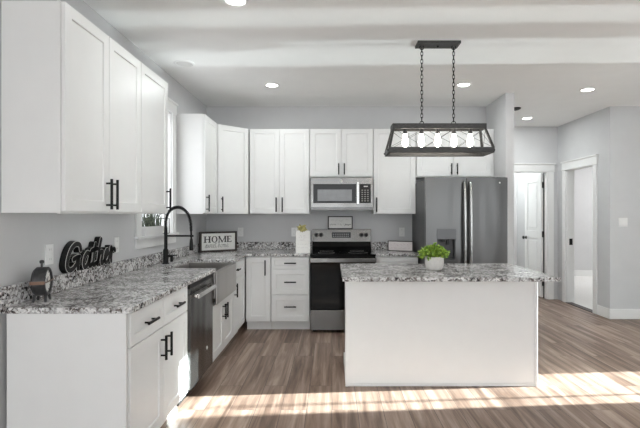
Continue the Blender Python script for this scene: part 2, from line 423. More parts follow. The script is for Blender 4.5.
# ------------------------------------------------------------------ cabinets
def shaker(m, x0, x1, z0, z1, fr=.06, t=.02, rec=.009):
    """one watertight recessed-panel front, outer face on y = 0"""
    fr = min(fr, (x1-x0)*.3, (z1-z0)*.3)
    bm = m.bm
    def rect(a, b, c, d_, y): return [bm.verts.new(p) for p in ((a, y, c), (b, y, c), (b, y, d_), (a, y, d_))]
    o = rect(x0, x1, z0, z1, 0); i = rect(x0+fr, x1-fr, z0+fr, z1-fr, 0)
    r = rect(x0+fr+.003, x1-fr-.003, z0+fr+.003, z1-fr-.003, rec); b = rect(x0, x1, z0, z1, t)
    for A, B in ((o, i), (i, r)):
        for k in range(4): m.face([A[k], A[(k+1) % 4], B[(k+1) % 4], B[k]])
    m.face(r)
    for k in range(4): m.face([o[(k+1) % 4], o[k], b[k], b[(k+1) % 4]])
    m.face(b[::-1]); return m
def pull(parent, x, z, vert, ln):
    m = MB(); h = ln/2; p = h-.026
    if vert:
        m.cyl((x, -.032, z-h), (x, -.032, z+h), .008, 10)
        for s in (-p, p): m.cyl((x, 0, z+s), (x, -.032, z+s), .0058, 8)
    else:
        m.cyl((x-h, -.032, z), (x+h, -.032, z), .008, 10)
        for s in (-p, p): m.cyl((x+s, 0, z), (x+s, -.032, z), .0058, 8)
    m.build('handle', M['black'], parent)
def front(t, kind, x0, x1, z0, z1, hx=None, hz=None, vert=True, ln=.145, fr=.06):
    f = shaker(MB(), x0, x1, z0, z1, fr).build(kind, M['cab'], t, bevel=.0012)
    if hx is not None: pull(f, hx, hz, vert, ln)
    return f
Z0U, Z1U = 1.383, 2.447
CAT = 'cabinet'
def upper(label, loc, rz, wd, dp, fronts, z0=Z0U, z1=Z1U, inset=.0):
    t = thing('wall_cabinet', label, CAT, (loc[0], loc[1], z0), rz)
    h = z1-z0
    MB().box(0, wd, .0215, .041, 0, h).build('face_frame', M['cab'], t, bevel=.0015)
    MB().box(inset, wd, .0412, dp, inset, h).build('body', M['cab'], t, bevel=.0015)
    for a, b, hx in fronts: front(t, 'door', a, b, .012, h-.004, hx, .115 if h > .8 else .10, True, .18 if h > .8 else .14)
    return t
R90 = PI/2
XU = -1.333
upper('tall white double-door wall cabinet nearest the camera, above the clock and script word', (XU, 2.27, 0), R90, .908, .32, [(.004, .452, .418), (.456, .904, .49)], inset=.004)
upper('white single-door wall cabinet beside the window, nearer the camera', (XU, 3.18, 0), R90, .52, .32, [(.004, .516, .482)])
upper('white single-door wall cabinet on the far side of the window', (XU-.014, 4.83, 0), R90, .513, .306, [(.004, .509, .042)])
# diagonal corner unit
P1 = (XU-.014, 5.358); P2 = (-1.032, 5.673)
t = thing('wall_cabinet', 'white corner wall cabinet with an angled door above the home sign', CAT, (P1[0], P1[1], Z0U), PI/4)
inv = Matrix.Rotation(-PI/4, 3, 'Z')
pl = [(inv @ Vector((x-P1[0], y-P1[1], 0))) for x, y in (P1, P2, (P2[0], YB), (XL, YB), (XL, 5.344), (XU-.030, 5.344))]
pts = [(p.x, p.y) for p in pl]; pts[0] = (pts[0][0]+.004, .0215); pts[1] = (pts[1][0]-.004, .0215)
MB().prism(pts, 0, Z1U-Z0U).build('body', M['cab'], t, bevel=.0015)
front(t, 'door', .008, .434, .012, Z1U-Z0U-.004, .05, .115, True, .18)
YU = 5.673
upper('white double-door wall cabinet between the corner unit and the microwave', (-1.03, YU, 0), 0, .75, YB-YU, [(.004, .372, .337), (.378, .746, .412)])
upper('short white double-door wall cabinet above the microwave', (-.277, YU, 0), 0, .79, YB-YU, [(.004, .391, .36), (.397, .786, .43)], 1.842)
upper('white single-door wall cabinet between microwave and refrigerator', (.516, YU, 0), 0, .53, YB-YU, [(.004, .526, .038)])
t = upper('short white double-door wall cabinet above the refrigerator', (1.05, YU, 0), 0, .975, YB-YU, [(.006, .468, .435), (.474, .936, .507)], 1.842)

# base units
ZB, TK = .883, .105
def base(label, loc, rz, wd, dp, fronts, top=ZB, name='base_cabinet', x_in=0):
    t = thing(name, label, CAT, (loc[0], loc[1], 0), rz)
    MB().box(0, wd, .0215, dp, TK, top).build('body', M['cab'], t, bevel=.0015)
    MB().box(x_in, wd, .085, .10, 0, TK).build('toe_kick', M['cab'], t)
    for f in fronts: front(t, *f)
    return t
XF, BD = -1.025, .628
t = base('white base cabinet with two drawers nearest the camera at the end of the counter', (XF, 2.29, 0), R90, .955, .60, [
    ('drawer', .022, .478, .70, .872, .25, .786, False, .145), ('drawer', .484, .936, .70, .872, .71, .786, False, .145),
    ('door', .022, .478, .118, .694, .437, .58), ('door', .484, .936, .118, .694, .527, .58)])
MB().box(-.018, -.001, .004, .60, 0, ZB).build('end_panel', M['cab'], t, bevel=.0015)
base('white sink base cabinet with two short doors under the steel apron sink', (XF, 3.888, 0), R90, .824, BD, [
    ('door', .006, .409, .118, .585, .372, .47), ('door', .415, .818, .118, .585, .452, .47)], top=.592)
base('narrow white base cabinet between the sink and the inside corner', (XF, 4.716, 0), R90, .655, BD, [
    ('drawer', .006, .63, .70, .872, .16, .786, False, .13), ('door', .006, .63, .118, .694, .06, .58)])
YF = 5.372
t = base('white base cabinet with one tall door in the corner beside the drawers', (-1.018, YF, 0), 0, .294, BD, [('door', .003, .29, .118, .872, .232, .75, True, .18)])
t = base('white base cabinet with three stacked drawers beside the range', (-.72, YF, 0), 0, .455, BD, [
    ('drawer', .005, .45, .735, .872, .228, .803, False, .14, .035), ('drawer', .005, .45, .432, .728, .228, .58, False, .14), ('drawer', .005, .45, .118, .425, .228, .29, False, .14)])
t = base('white base cabinet between range and refrigerator behind the island', (.516, YF, 0), 0, .505, BD, [
    ('drawer', .005, .50, .70, .872, .252, .786, False, .14), ('door', .005, .50, .118, .694, .45, .58)])

# worktop and splashbacks
CT0, CT1 = .8845, .9145
xf, yf = -1.0, 5.345
SX, S0, S1 = -1.45, 3.925, 4.665
tag(MB().prism([(XL, 2.262), (xf-.015, 2.262), (xf, 2.277), (xf, S0), (SX, S0), (SX, S1), (xf, S1), (xf, yf-.06), (xf+.06, yf), (-.262, yf), (-.262, YB), (XL, YB)], CT0, CT1).build('worktop', M['granite'], bevel=.003),
    'speckled grey granite worktop running along the sink wall and round the corner', 'countertop')
tag(MB().box(.514, 1.03, yf, YB, CT0, CT1).build('worktop', M['granite'], bevel=.003), 'short speckled granite worktop between range and refrigerator', 'countertop')
tag(MB().prism([(XL, 2.262), (XL+.022, 2.262), (XL+.022, YB-.022), (-.262, YB-.022), (-.262, YB), (XL, YB)], CT1+.0005, 1.016).build('backsplash', M['granite'], bevel=.002),
    'low granite backsplash strip behind the sink counter and corner', 'backsplash')
tag(MB().box(.514, 1.03, YB-.022, YB, CT1+.0005, 1.016).build('backsplash', M['granite'], bevel=.002), 'short low granite backsplash strip right of the range', 'backsplash')

# island
IX0, IX1, IY0, IY1 = .108, 1.648, 3.643, 4.255
t = thing('island_cabinet', 'plain white island base in the middle of the floor', 'kitchen island', (IX0, IY0, 0))
wd, dp = IX1-IX0, IY1-IY0
MB().box(.012, wd-.012, .012, dp, 0, ZB).build('body', M['cab'], t, bevel=.002)
for x0, x1 in ((0, .022), (wd-.022, wd)): MB().box(x0, x1, 0, .022, 0, ZB).build('corner_trim', M['cab'], t, bevel=.002)
MB().box(.022, wd-.022, .004, .0118, 0, .022).build('shoe_moulding', M['cab'], t, bevel=.002)
for x0, x1 in ((-.0, .0115), (wd-.0115, wd)): MB().box(x0, x1, .0225, dp, 0, .09).build('side_baseboard', M['cab'], t, bevel=.002)
hw = (wd-.02)/3
for i in range(3):
    f = shaker(MB(), 0, hw-.006, 0, .76).build('door', M['cab'], t, loc=(wd-.012-i*hw, dp+.021, .11), rz=PI)
    pull(f, .06, .66, True, .145)
tag(MB().box(.077, 1.684, 3.34, 4.30, CT0, CT1).build('island_worktop', M['granite'], bevel=.003), 'speckled grey granite slab topping the white island', 'countertop')

# ------------------------------------------------------------------ appliances
# dishwasher (local x runs along the wall, front at y = 0)
t = thing('dishwasher', 'stainless steel dishwasher with bar handle under the counter', 'dishwasher', (XF+.012, 3.262, 0), R90)
W = .608
MB().box(.003, W-.003, .045, .60, .10, .872).build('body', M['blackplastic'], t)
MB().box(.003, W-.003, 0, .044, .115, .80).box(.003, W-.003, .006, .044, .80, .842).build('door', M['steel'], t, bevel=.004)
MB().box(.003, W-.003, .004, .044, .843, .872).build('control_strip', M['blackplastic'], t, bevel=.002)
m = MB().box(.05, W-.05, -.048, -.034, .765, .80)
for x in (.055, W-.075): m.box(x, x+.02, -.034, 0, .77, .795)
m.build('handle', M['chrome'], t, bevel=.004)
MB().box(.01, W-.01, .09, .10, 0, .10).build('toe_kick', M['blackplastic'], t)
MB().disc(Vector((W/2+.12, .30)), .014, -.002, .001).build('badge', M['outline'], t)

# range
RX0, RX1 = -.257, .509; W = RX1-RX0
t = thing('range', 'stainless steel and black glass electric range between the base cabinets', 'stove', (RX0, 5.27, 0))
MB().box(.002, W-.002, .05, .715, .03, .895).build('body', M['blackplastic'], t)
MB().box(0, W, .0, .715, .895, .917).build('cooktop', M['blackgloss'], t, bevel=.003)
for x, y, r in ((.19, .2, .10), (.57, .2, .115), (.19, .47, .085), (.57, .47, .085)):
    MB().lathe([(r, 0), (r, .0006), (r-.004, .0006), (r-.004, 0)], 40, (x, y, .9172)).build('burner_ring', M['inkgrey'], t)
MB().box(.004, W-.004, .008, .048, .275, .888).build('oven_door', M['blackgloss'], t, bevel=.004)
MB().box(.10, W-.10, .0065, .0078, .38, .70).build('oven_window', M['blackgloss'], t)
m = MB().box(.0, W, -.062, -.035, .822, .878)
for x in (.03, W-.06): m.box(x, x+.03, -.036, .01, .835, .865)
m.build('oven_handle', M['steel'], t, bevel=.008)
MB().box(.004, W-.004, .004, .048, .035, .268).build('storage_drawer', M['steel'], t, bevel=.004)
for x in (.05, W-.05):
    for y in (.1, .65): MB().cyl((x, y, 0), (x, y, .032), .018, 12).build('foot', M['blackplastic'], t)
MB().prism([(.60, .917), (.715, .917), (.715, 1.02), (.655, 1.02), (.635, .96)], .004, W-.004, lambda a, b, c: (c, a, b)).build('rear_vent', M['blackgloss'], t, bevel=.002)
bp = MB().prism([(.635, 1.021), (.715, 1.021), (.715, 1.185), (.66, 1.185)], .002, W-.002, lambda a, b, c: (c, a, b)).build('backguard', M['steel'], t, bevel=.004)
def on_panel(p):   # local disc plane to the slanted panel: p=(x, z height, out)
    tt = (p[1]-1.021)/.164
    return Vector((p[0], .635+.025*tt-p[2], p[1]))
MB().box(.255, .50, .638, .645, 1.075, 1.145).build('display_panel', M['blackgloss'], bp)
m = MB()
for r in range(2):
    for c in range(9): m.box(.27+c*.024, .282+c*.024, .636, .6385, 1.088+r*.026, 1.1+r*.026)
m.build('display_marks', M['inkgrey'], bp)
for x in (.055, .115, .64, .70):
    m = MB()
    f = lambda p, x=x: Vector((x+p.x, .648-p.z, 1.112+p.y))
    m.lathe([(0, 0), (.026, 0), (.026, .012), (.021, .014), (.019, .036), (0, .038)], 20, f=f)
    m.build('control_knob', M['blackplastic'], bp, smooth=True)

# microwave
t = thing('microwave', 'stainless steel over-the-range microwave under the short cabinet', 'microwave', (-.262, 5.555, 1.432))
W, H = .762, .395
MB().box(.002, W-.002, .04, .44, .006, H).build('body', M['blackplastic'], t)
dr = MB().box(0, W, 0, .04, .315, H).box(0, W, 0, .04, .03, .085).box(0, .035, 0, .04, .085, .315).box(.555, .60, 0, .04, .085, .315).box(.735, W, 0, .04, .085, .315).build('door', M['steel'], t, bevel=.002)
MB().box(.036, .554, .006, .04, .086, .314).build('door_glass', M['blackgloss'], dr)
MB().box(.085, .505, .0045, .0058, .11, .25).build('window_screen', M['winglass'], dr)
m = MB().box(.562, .592, -.04, -.026, .07, .34)
for z in (.08, .31): m.box(.57, .584, -.026, 0, z, z+.018)
m.build('handle', M['handlesteel'], dr, bevel=.004)
cp = MB().box(.601, .734, .004, .04, .086, .314).build('control_panel', M['blackplastic'], t)
m = MB()
for r in range(6):
    for c in range(3): m.box(.622+c*.034, .642+c*.034, .0025, .0042, .105+r*.026, .117+r*.026)
m.build('keypad', M['inkgrey'], cp)
MB().box(.65, .70, .002, .004, .282, .294).build('clock_display', M['outline'], cp)
MB().disc(Vector((.376, .355)), .016, -.002, .001, 20).build('badge', M['outline'], dr)
m = MB()
for i in range(2): m.box(.23+i*.16, .36+i*.16, .06, .30, .0, .0065)
m.build('vent_grille', M['black'], t)
MB().box(0, W, .005, .04, .0, .029).build('lower_lip', M['slate'], t)

# refrigerator
FX0, FY = 1.045, 5.06
t = thing('refrigerator', 'slate steel french-door refrigerator with water dispenser', 'refrigerator', (FX0, FY, 0))
W, H = .91, 1.79
MB().box(.004, W-.004, .085, .90, .03, H-.025).build('body', M['fridgeside'], t, bevel=.004)
MB().box(.05, W-.05, .12, .85, 0, .03).build('plinth', M['blackplastic'], t)
zd = .70; mid = .452
dl = MB()
ax0, ax1, az0, az1 = .125, .33, .87, 1.10
dl.box(0, ax0, 0, .08, zd, H).box(ax1, mid-.003, 0, .08, zd, H).box(ax0, ax1, 0, .08, zd, az0).box(ax0, ax1, 0, .08, az1, H)
dl = dl.build('door', M['slate'], t)
MB().box(ax0, ax1, .066, .078, az0, az1).box(ax0, ax0+.01, .004, .066, az0, az1).box(ax1-.01, ax1, .004, .066, az0, az1).box(ax0+.01, ax1-.01, .004, .066, az0, az0+.012).build('dispenser_recess', M['fridgeside'], dl)
MB().box(ax0-.005, ax1+.005, -.006, -.0005, az1, az1+.115).build('dispenser_panel', M['panelslate'], dl, bevel=.002)
MB().box(ax0+.06, ax0+.095, .03, .06, az1-.03, az1-.002).box(ax0+.115, ax0+.14, .035, .06, az1-.06, az1-.002).build('dispenser_nozzle', M['blackplastic'], dl)
drr = MB().box(mid+.003, W, 0, .08, zd, H).build('door', M['slate'], t, bevel=.006)
MB().box(mid-.0025, mid+.0025, .01, .07, zd, H-.004).build('door_gasket', M['black'], dl)
MB().disc(Vector((W-.09, H-.06)), .009, -.002, .001).build('badge', M['outline'], drr)
fz = MB().box(0, W, 0, .08, .07, zd-.008).build('freezer_drawer', M['slate'], t, bevel=.006)
for par, x in ((dl, mid-.032), (drr, mid+.034)):
    pts = spline([(x, 0, 1.73), (x, -.045, 1.70), (x, -.06, 1.5), (x, -.064, 1.25), (x, -.06, .98), (x, -.045, .80), (x, 0, .77)], 5)
    MB().tube(pts, .017, 10).build('handle', M['handlesteel'], par, smooth=True)
pts = spline([(.07, 0, .62), (.10, -.045, .62), (.455, -.06, .62), (.81, -.045, .62), (.84, 0, .62)], 5)
MB().tube(pts, .014, 10).build('handle', M['chrome'], fz, smooth=True)
for x in (.06, W-.06): MB().box(x-.05, x+.05, .03, .16, H-.024, H+.005).build('hinge_cover', M['fridgeside'], t, bevel=.003)

# ------------------------------------------------------------------ sink, faucet
t = thing('farmhouse_sink', 'stainless steel apron-front farmhouse sink under the window', 'sink', (-.985, 3.90, 0), R90)
W, D = .79, .50   # local y 0 (front) .. D
zt = .8835
MB().box(.004, W-.004, 0, .02, .60, zt).build('apron', M['sinksteel'], t, bevel=.008)
MB().box(.004, .03, .0205, D, .66, zt).box(W-.03, W-.004, .0205, D, .66, zt).box(.03, W-.03, D-.02, D, .66, zt).box(.03, W-.03, .0205, D-.02, .64, .66).box(.03, W-.03, .0205, .034, .66, zt).build('basin', M['sinksteel'], t, bevel=.004)
MB().lathe([(0, .004), (.03, .004), (.045, .006), (.05, .002), (.05, 0)], 24, (W/2, .27, .66)).build('drain', M['chrome'], t)

t = thing('faucet', 'matte black spring pull-down faucet behind the sink', 'faucet', (-1.56, 4.27, CT1))
MB().lathe([(0, 0), (.033, 0), (.033, .006), (.025, .012), (.024, .13), (.019, .14), (.0, .14)], 24).build('base_post', M['black'], t, smooth=True)
MB().cyl((0, 0, .13), (0, 0, .34), .0155, 14).build('riser', M['black'], t, smooth=True)
# spring hose arching over the basin
arc = [(0, 0, .34), (.004, 0, .42), (.035, 0, .495), (.09, 0, .528), (.15, 0, .522), (.205, 0, .47), (.232, 0, .39), (.238, 0, .30), (.24, 0, .22)]
sp = spline(arc, 8)
MB().tube(sp, .009, 10).build('hose', M['black'], t, smooth=True)
# coil round the hose
pts = []; tot = len(sp)-1; turns = 46
for i in range(turns*8+1):
    u = i/(turns*8)*tot*.86; j = min(int(u), tot-1); f = u-j
    p = sp[j].lerp(sp[j+1], f); tg = (sp[j+1]-sp[j]).normalized(); a = tg.cross(Vector((0, 1, 0))).normalized(); b = Vector((0, 1, 0)); an = 2*PI*i/8
    pts.append(p+(a*math.cos(an)+b*math.sin(an))*.0135)
MB().tube(pts, .0034, 5).build('spring', M['black'], t)
MB().lathe([(0, .0), (.018, 0), (.019, .01), (.0165, .07), (.012, .11), (0, .11)], 18, (.24, 0, .125)).build('spray_head', M['black'], t, smooth=True)
MB().tube([(0, 0, .262), (.228, 0, .262)], .009, 10).lathe([(.016, 0), (.021, 0), (.021, .016), (.016, .016)], 16, (.24, 0, .254)).build('docking_arm', M['black'], t)
MB().cyl((0, 0, .075), (.06, -.012, .075), .012, 12).cyl((.06, -.012, .02), (.06, -.012, .085), .013, 12).cyl((.06, -.012, .078), (.115, -.022, .084), .006, 10).build('lever', M['black'], t)

# ------------------------------------------------------------------ pendant light over the island
PX, PY = .878, 3.78
t = thing('pendant_light', 'black linear lantern chandelier with five bulbs above the island', 'light fixture', (PX, PY, 0))
MB().box(-.177, .177, -.065, .065, ZC-.022, ZC).build('canopy', M['pendant'], t, bevel=.003)
MB().cyl((0, 0, ZC-.034), (0, 0, ZC-.02), .009, 12).build('canopy_screw', M['black'], t)
ta, tb = .384, .07      # half sizes top
ba, bb = .424, .14
def ring(m, a, b, z0, z1, th):
    m.box(-a, a, -b, -b+th, z0, z1).box(-a, a, b-th, b, z0, z1).box(-a, -a+th, -b+th, b-th, z0, z1).box(a-th, a, -b+th, b-th, z0, z1); return m
tf = ring(MB(), ta, tb, 2.08, 2.122, .022).box(-ta+.022, ta-.022, -.03, .03, 2.096, 2.108).build('top_frame', M['pendant'], t, bevel=.002)
ring(MB(), ba, bb, 1.875, 1.919, .022).build('bottom_frame', M['pendant'], t, bevel=.002)
for sx in (-1, 1):
    for sy in (-1, 1):
        a0 = (sx*(ba-.009)-.009, sx*(ba-.009)+.009, sy*(bb-.009)-.009, sy*(bb-.009)+.009, 1.919)
        a1 = (sx*(ta-.009)-.009, sx*(ta-.009)+.009, sy*(tb-.009)-.009, sy*(tb-.009)+.009, 2.08)
        MB().frustum(a0, a1).build('corner_bar', M['pendant'], t)
for sx in (-1, 1):
    for sy in (-1, 1):
        MB().lathe([(0, 0), (.009, 0), (.009, .006), (.005, .01), (0, .011)], 10, f=lambda p, sx=sx, sy=sy: Vector((sx*(ba+p.z), sy*(bb-.02)+p.x, 1.897+p.y))).build('bolt', M['black'], t)
# crossed wires on the four sides
zl, zh = 1.919, 2.08
for sy in (-1, 1):
    y0, y1 = sy*(bb-.008), sy*(tb-.008)
    m = MB()
    for i in range(3):
        u0, u1 = -1+2*i/3, -1+2*(i+1)/3
        m.tube([(u0*ba*.97, y0, zl), (u1*ta*.97, y1, zh)], .0015, 6).tube([(u1*ba*.97, y0, zl), (u0*ta*.97, y1, zh)], .0015, 6)
    m.build('cross_wires', M['pendant'], t)
for sx in (-1, 1):
    x0, x1 = sx*(ba-.008), sx*(ta-.008)
    MB().tube([(x0, -bb*.9, zl), (x1, tb*.9, zh)], .0015, 6).tube([(x0, bb*.9, zl), (x1, -tb*.9, zh)], .0015, 6).build('cross_wires', M['pendant'], t)
for i in range(5):
    x = (i-2)*.135
    s = MB().lathe([(0, .0), (.016, 0), (.018, -.01), (.018, -.045), (.014, -.05), (0, -.05)], 16, (x, 0, 2.096)).build('socket', M['pendant'], t, smooth=True)
    MB().lathe([(0, 0), (.013, 0), (.015, -.015), (.022, -.04), (.026, -.065), (.024, -.085), (.014, -.103), (0, -.108)], 16, (x, 0, 2.046)).build('bulb', M['bulb'], s, smooth=True)
for sx in (-.132, .132):
    m = MB()
    z = 2.128; ztop = ZC-.03
    n = 19; step = (ztop-z-.03)/n; ll = step+.012
    pts = [(sx+.016*math.cos(a), 0, 2.136+.016*math.sin(a)) for a in [2*PI*i/14 for i in range(14)]]
    m.tube(pts, .0035, 6, closed=True)
    for i in range(n):
        c = 2.150+step*(i+.5); pp = []
        for q in range(12):
            a = 2*PI*q/12; dx = .0095*math.cos(a); dz = (ll/2)*math.sin(a)
            pp.append((sx+dx, 0, c+dz) if i % 2 else (sx, dx, c+dz))
        m.tube(pp, .0028, 5, closed=True)
    pts = [(sx+.017*math.cos(a), 0, ZC-.036+.017*math.sin(a)) for a in [2*PI*i/14 for i in range(14)]]
    m.tube(pts, .004, 6, closed=True)
    m.build('chain', M['black'], t)

# ------------------------------------------------------------------ recessed lights and ceiling bits
def downlight(x, y, label, lit=True, r=.075, power=3.45):
    t = thing('recessed_light', label, 'ceiling light', (x, y, ZC))
    MB().lathe([(r-.012, 0), (r+.012, 0), (r+.012, -.004), (r-.004, -.010), (r-.012, -.006)], 32).build('trim_ring', M['trim'], t, smooth=True)
    MB().lathe([(0, -.0045), (r-.013, -.0045), (r-.013, 0), (0, 0)], 32).build('lens', M['lamp'] if lit else M['off'], t)
    if lit:
        l = bpy.data.lights.new('downlight_beam', 'AREA'); l.shape = 'DISK'; l.size = .12; l.energy = power; l.color = (.95, 1, 1)
        o = bpy.data.objects.new('downlight_beam', l); C.objects.link(o); o.location = (x, y, ZC-.012)
downlight(-.64, 3.02, 'lit recessed ceiling light nearest the camera, cut by the top edge of the photo')
downlight(-.66, 5.0, 'lit recessed ceiling light above the aisle in front of the range')
downlight(1.44, 4.98, 'lit recessed ceiling light just right of the pendant chain')
downlight(2.91, 5.18, 'lit recessed ceiling light out in the open floor before the hallway')
downlight(2.88, 6.72, 'lit recessed ceiling light inside the hallway before the doors', power=5)
downlight(-1.39, 4.28, 'unlit white recessed ceiling light above the sink', False, .085)
t = thing('smoke_detector', 'small dark round ceiling fixture at the hallway entrance', 'ceiling fixture', (2.455, 6.1, ZC))
MB().lathe([(0, -.022), (.05, -.022), (.07, -.012), (.075, 0), (0, 0)], 28).build('cover', M['blackplastic'], t, smooth=True)
MB().lathe([(.02, -.0222), (.02, -.026), (.035, -.026), (.035, -.0222)], 20).build('grille', M['black'], t)

# ------------------------------------------------------------------ outlets and switch
def plate(name, label, cat, loc, rz, wd=.072, ht=.117, kind='outlet', group=None):
    t = thing(name, label, cat, loc, rz, group)
    MB().box(-wd/2, wd/2, -.006, 0, -ht/2, ht/2).build('cover_plate', M['plate'], t, bevel=.002)
    if kind == 'outlet':
        for s in (-.028, .028):
            f = MB().box(-.017, .017, -.0085, -.006, s-.014, s+.014).build('socket_face', M['plate'], t, bevel=.001)
            MB().box(-.008, -.006, -.0092, -.0086, s-.005, s+.006).box(.006, .008, -.0092, -.0086, s-.005, s+.006).build('slots', M['inkgrey'], f)
    else:
        for s in (-.023, .023): MB().box(s-.0165, s+.0165, -.010, -.006, -.033, .033).build('rocker', M['plate'], t, bevel=.002)
plate('wall_outlet', 'white wall outlet above the backsplash behind the clock', 'outlet', (XL, 2.66, 1.145), R90)
plate('wall_outlet', 'white wall outlet between the script word and the window', 'outlet', (XL, 3.49, 1.145), R90)
plate('wall_outlet', 'white wall outlet at the upper corner of the home sign', 'outlet', (-1.205, YB, 1.145), 0)
plate('wall_outlet', 'white wall outlet partly hidden behind the white plaque', 'outlet', (-.50, YB, 1.145), 0)
plate('wall_outlet', 'white wall outlet above the pinkish sign near the refrigerator', 'outlet', (.92, YB, 1.145), 0)
plate('light_switch', 'white double rocker light switch on the grey wall', 'light switch', (3.83, 5.99, 1.275), 0, .117, .117, 'switch')

# ------------------------------------------------------------------ decoration
# script word standing on the splashback ledge
def strokes(data, r, y0, y1, m=None, sx=1, sy=1, ox=0, oy=0, k=6):
    m = m or MB()
    for s in data:
        m.ribbon([(ox+p.x*sx, oy+p.y*sy) for p in spline([(a, b) for a, b in s], k)], r, y0, y1)
    return m
GATHER = [
    [(.178, .15), (.165, .185), (.12, .195), (.07, .165), (.035, .11), (.022, .055), (.045, .022), (.085, .025), (.125, .055), (.145, .095)],
    [(.095, .09), (.13, .10), (.165, .103)], [(.155, .10), (.15, .055), (.142, .02)],
    [(.292, .10), (.262, .122), (.228, .095), (.213, .05), (.228, .02), (.258, .035), (.285, .08), (.298, .115)], [(.298, .115), (.283, .05), (.292, .02), (.32, .035)],
    [(.368, .178), (.350, .12), (.335, .05), (.345, .02), (.372, .035)], [(.315, .132), (.352, .14), (.392, .142)],
    [(.445, .21), (.42, .14), (.392, .02)], [(.396, .045), (.425, .098), (.452, .115), (.462, .095), (.448, .045), (.456, .02), (.485, .04)],
    [(.485, .04), (.522, .07), (.545, .10), (.532, .122), (.505, .098), (.495, .05), (.515, .02), (.552, .04)],
    [(.552, .04), (.575, .09), (.592, .14), (.602, .118), (.640, .122), (.652, .105)], [(.606, .115), (.592, .06), (.592, .024)]]
t = thing('script_sign', 'black cut-out script word Gather with white edging on the backsplash', 'sign', (XL+.040, 2.752, 1.016), R90)
strokes(GATHER, .019, .001, .038, sx=.97, sy=.90).build('letters', M['black'], t)
strokes(GATHER, .0178, -.0005, .001, sx=.97, sy=.90).build('edging', M['outline'], t)
strokes(GATHER, .0148, -.0015, .0005, sx=.97, sy=.90).build('letter_face', M['blackplastic'], t)

# round desk clock
t = thing('desk_clock', 'round dark pewter desk clock with copper band on the counter', 'clock', (-1.556, 2.44, CT1), math.radians(107))
# local -y is the face direction
R_, Dp = .077, .068; zc = .106
ax = lambda p: Vector((p.x, -p.z, zc+p.y))
MB().lathe([(0, -Dp/2), (R_-.012, -Dp/2), (R_, -Dp/2+.012), (R_, Dp/2-.006), (R_-.006, Dp/2), (R_-.014, Dp/2), (R_-.016, Dp/2-.012), (0, Dp/2-.012)], 40, f=ax).build('case', M['clockgrey'], t, smooth=True)
MB().lathe([(R_+.0006, -.012), (R_+.003, -.010), (R_+.003, .010), (R_+.0006, .012)], 40, f=lambda p: Vector((p.x, -p.z, zc+p.y))).build('band', M['brass'], t, smooth=True) if False else None
m = MB()
m.box(-R_-.004, R_+.004, -Dp/2-.0015, -Dp/2+.0, zc-.004, zc+.004)
m.box(-R_-.004, -R_+.003, -Dp/2, Dp/2, zc-.008, zc+.008).box(R_-.003, R_+.004, -Dp/2, Dp/2, zc-.008, zc+.008)
m.build('copper_band', M['brass'], t)
f = MB().lathe([(0, Dp/2-.0115), (R_-.017, Dp/2-.0115), (R_-.017, Dp/2-.010), (0, Dp/2-.010)], 36, f=ax).build('dial', M['paper'], t)
m = MB()
for i in range(12):
    a = 2*PI*i/12; r0, r1 = R_-.028, R_-.021
    m.tube([(r0*math.cos(a), -Dp/2+.0095, zc+r0*math.sin(a)), (r1*math.cos(a), -Dp/2+.0095, zc+r1*math.sin(a))], .0014, 5)
m.tube([(0, -Dp/2+.009, zc), (.018, -Dp/2+.009, zc+.022)], .0015, 5).tube([(0, -Dp/2+.009, zc), (-.030, -Dp/2+.009, zc+.026)], .0011, 5)
m.build('hands', M['ink'], f)
MB().cyl((0, 0, zc+R_-.003), (0, 0, zc+R_+.02), .006, 10).lathe([(0, -.011), (.009, -.008), (.012, 0), (.009, .008), (0, .011)], 14, (0, 0, zc+R_+.027)).build('top_knob', M['clockgrey'], t, smooth=True)
for s in (-1, 1):
    for y in (-.025, .025):
        MB().tube([(s*.026, y, zc-R_+.008), (s*.042, y*1.15, 0.0)], [.008, .0055], 10).build('foot', M['clockgrey'], t)

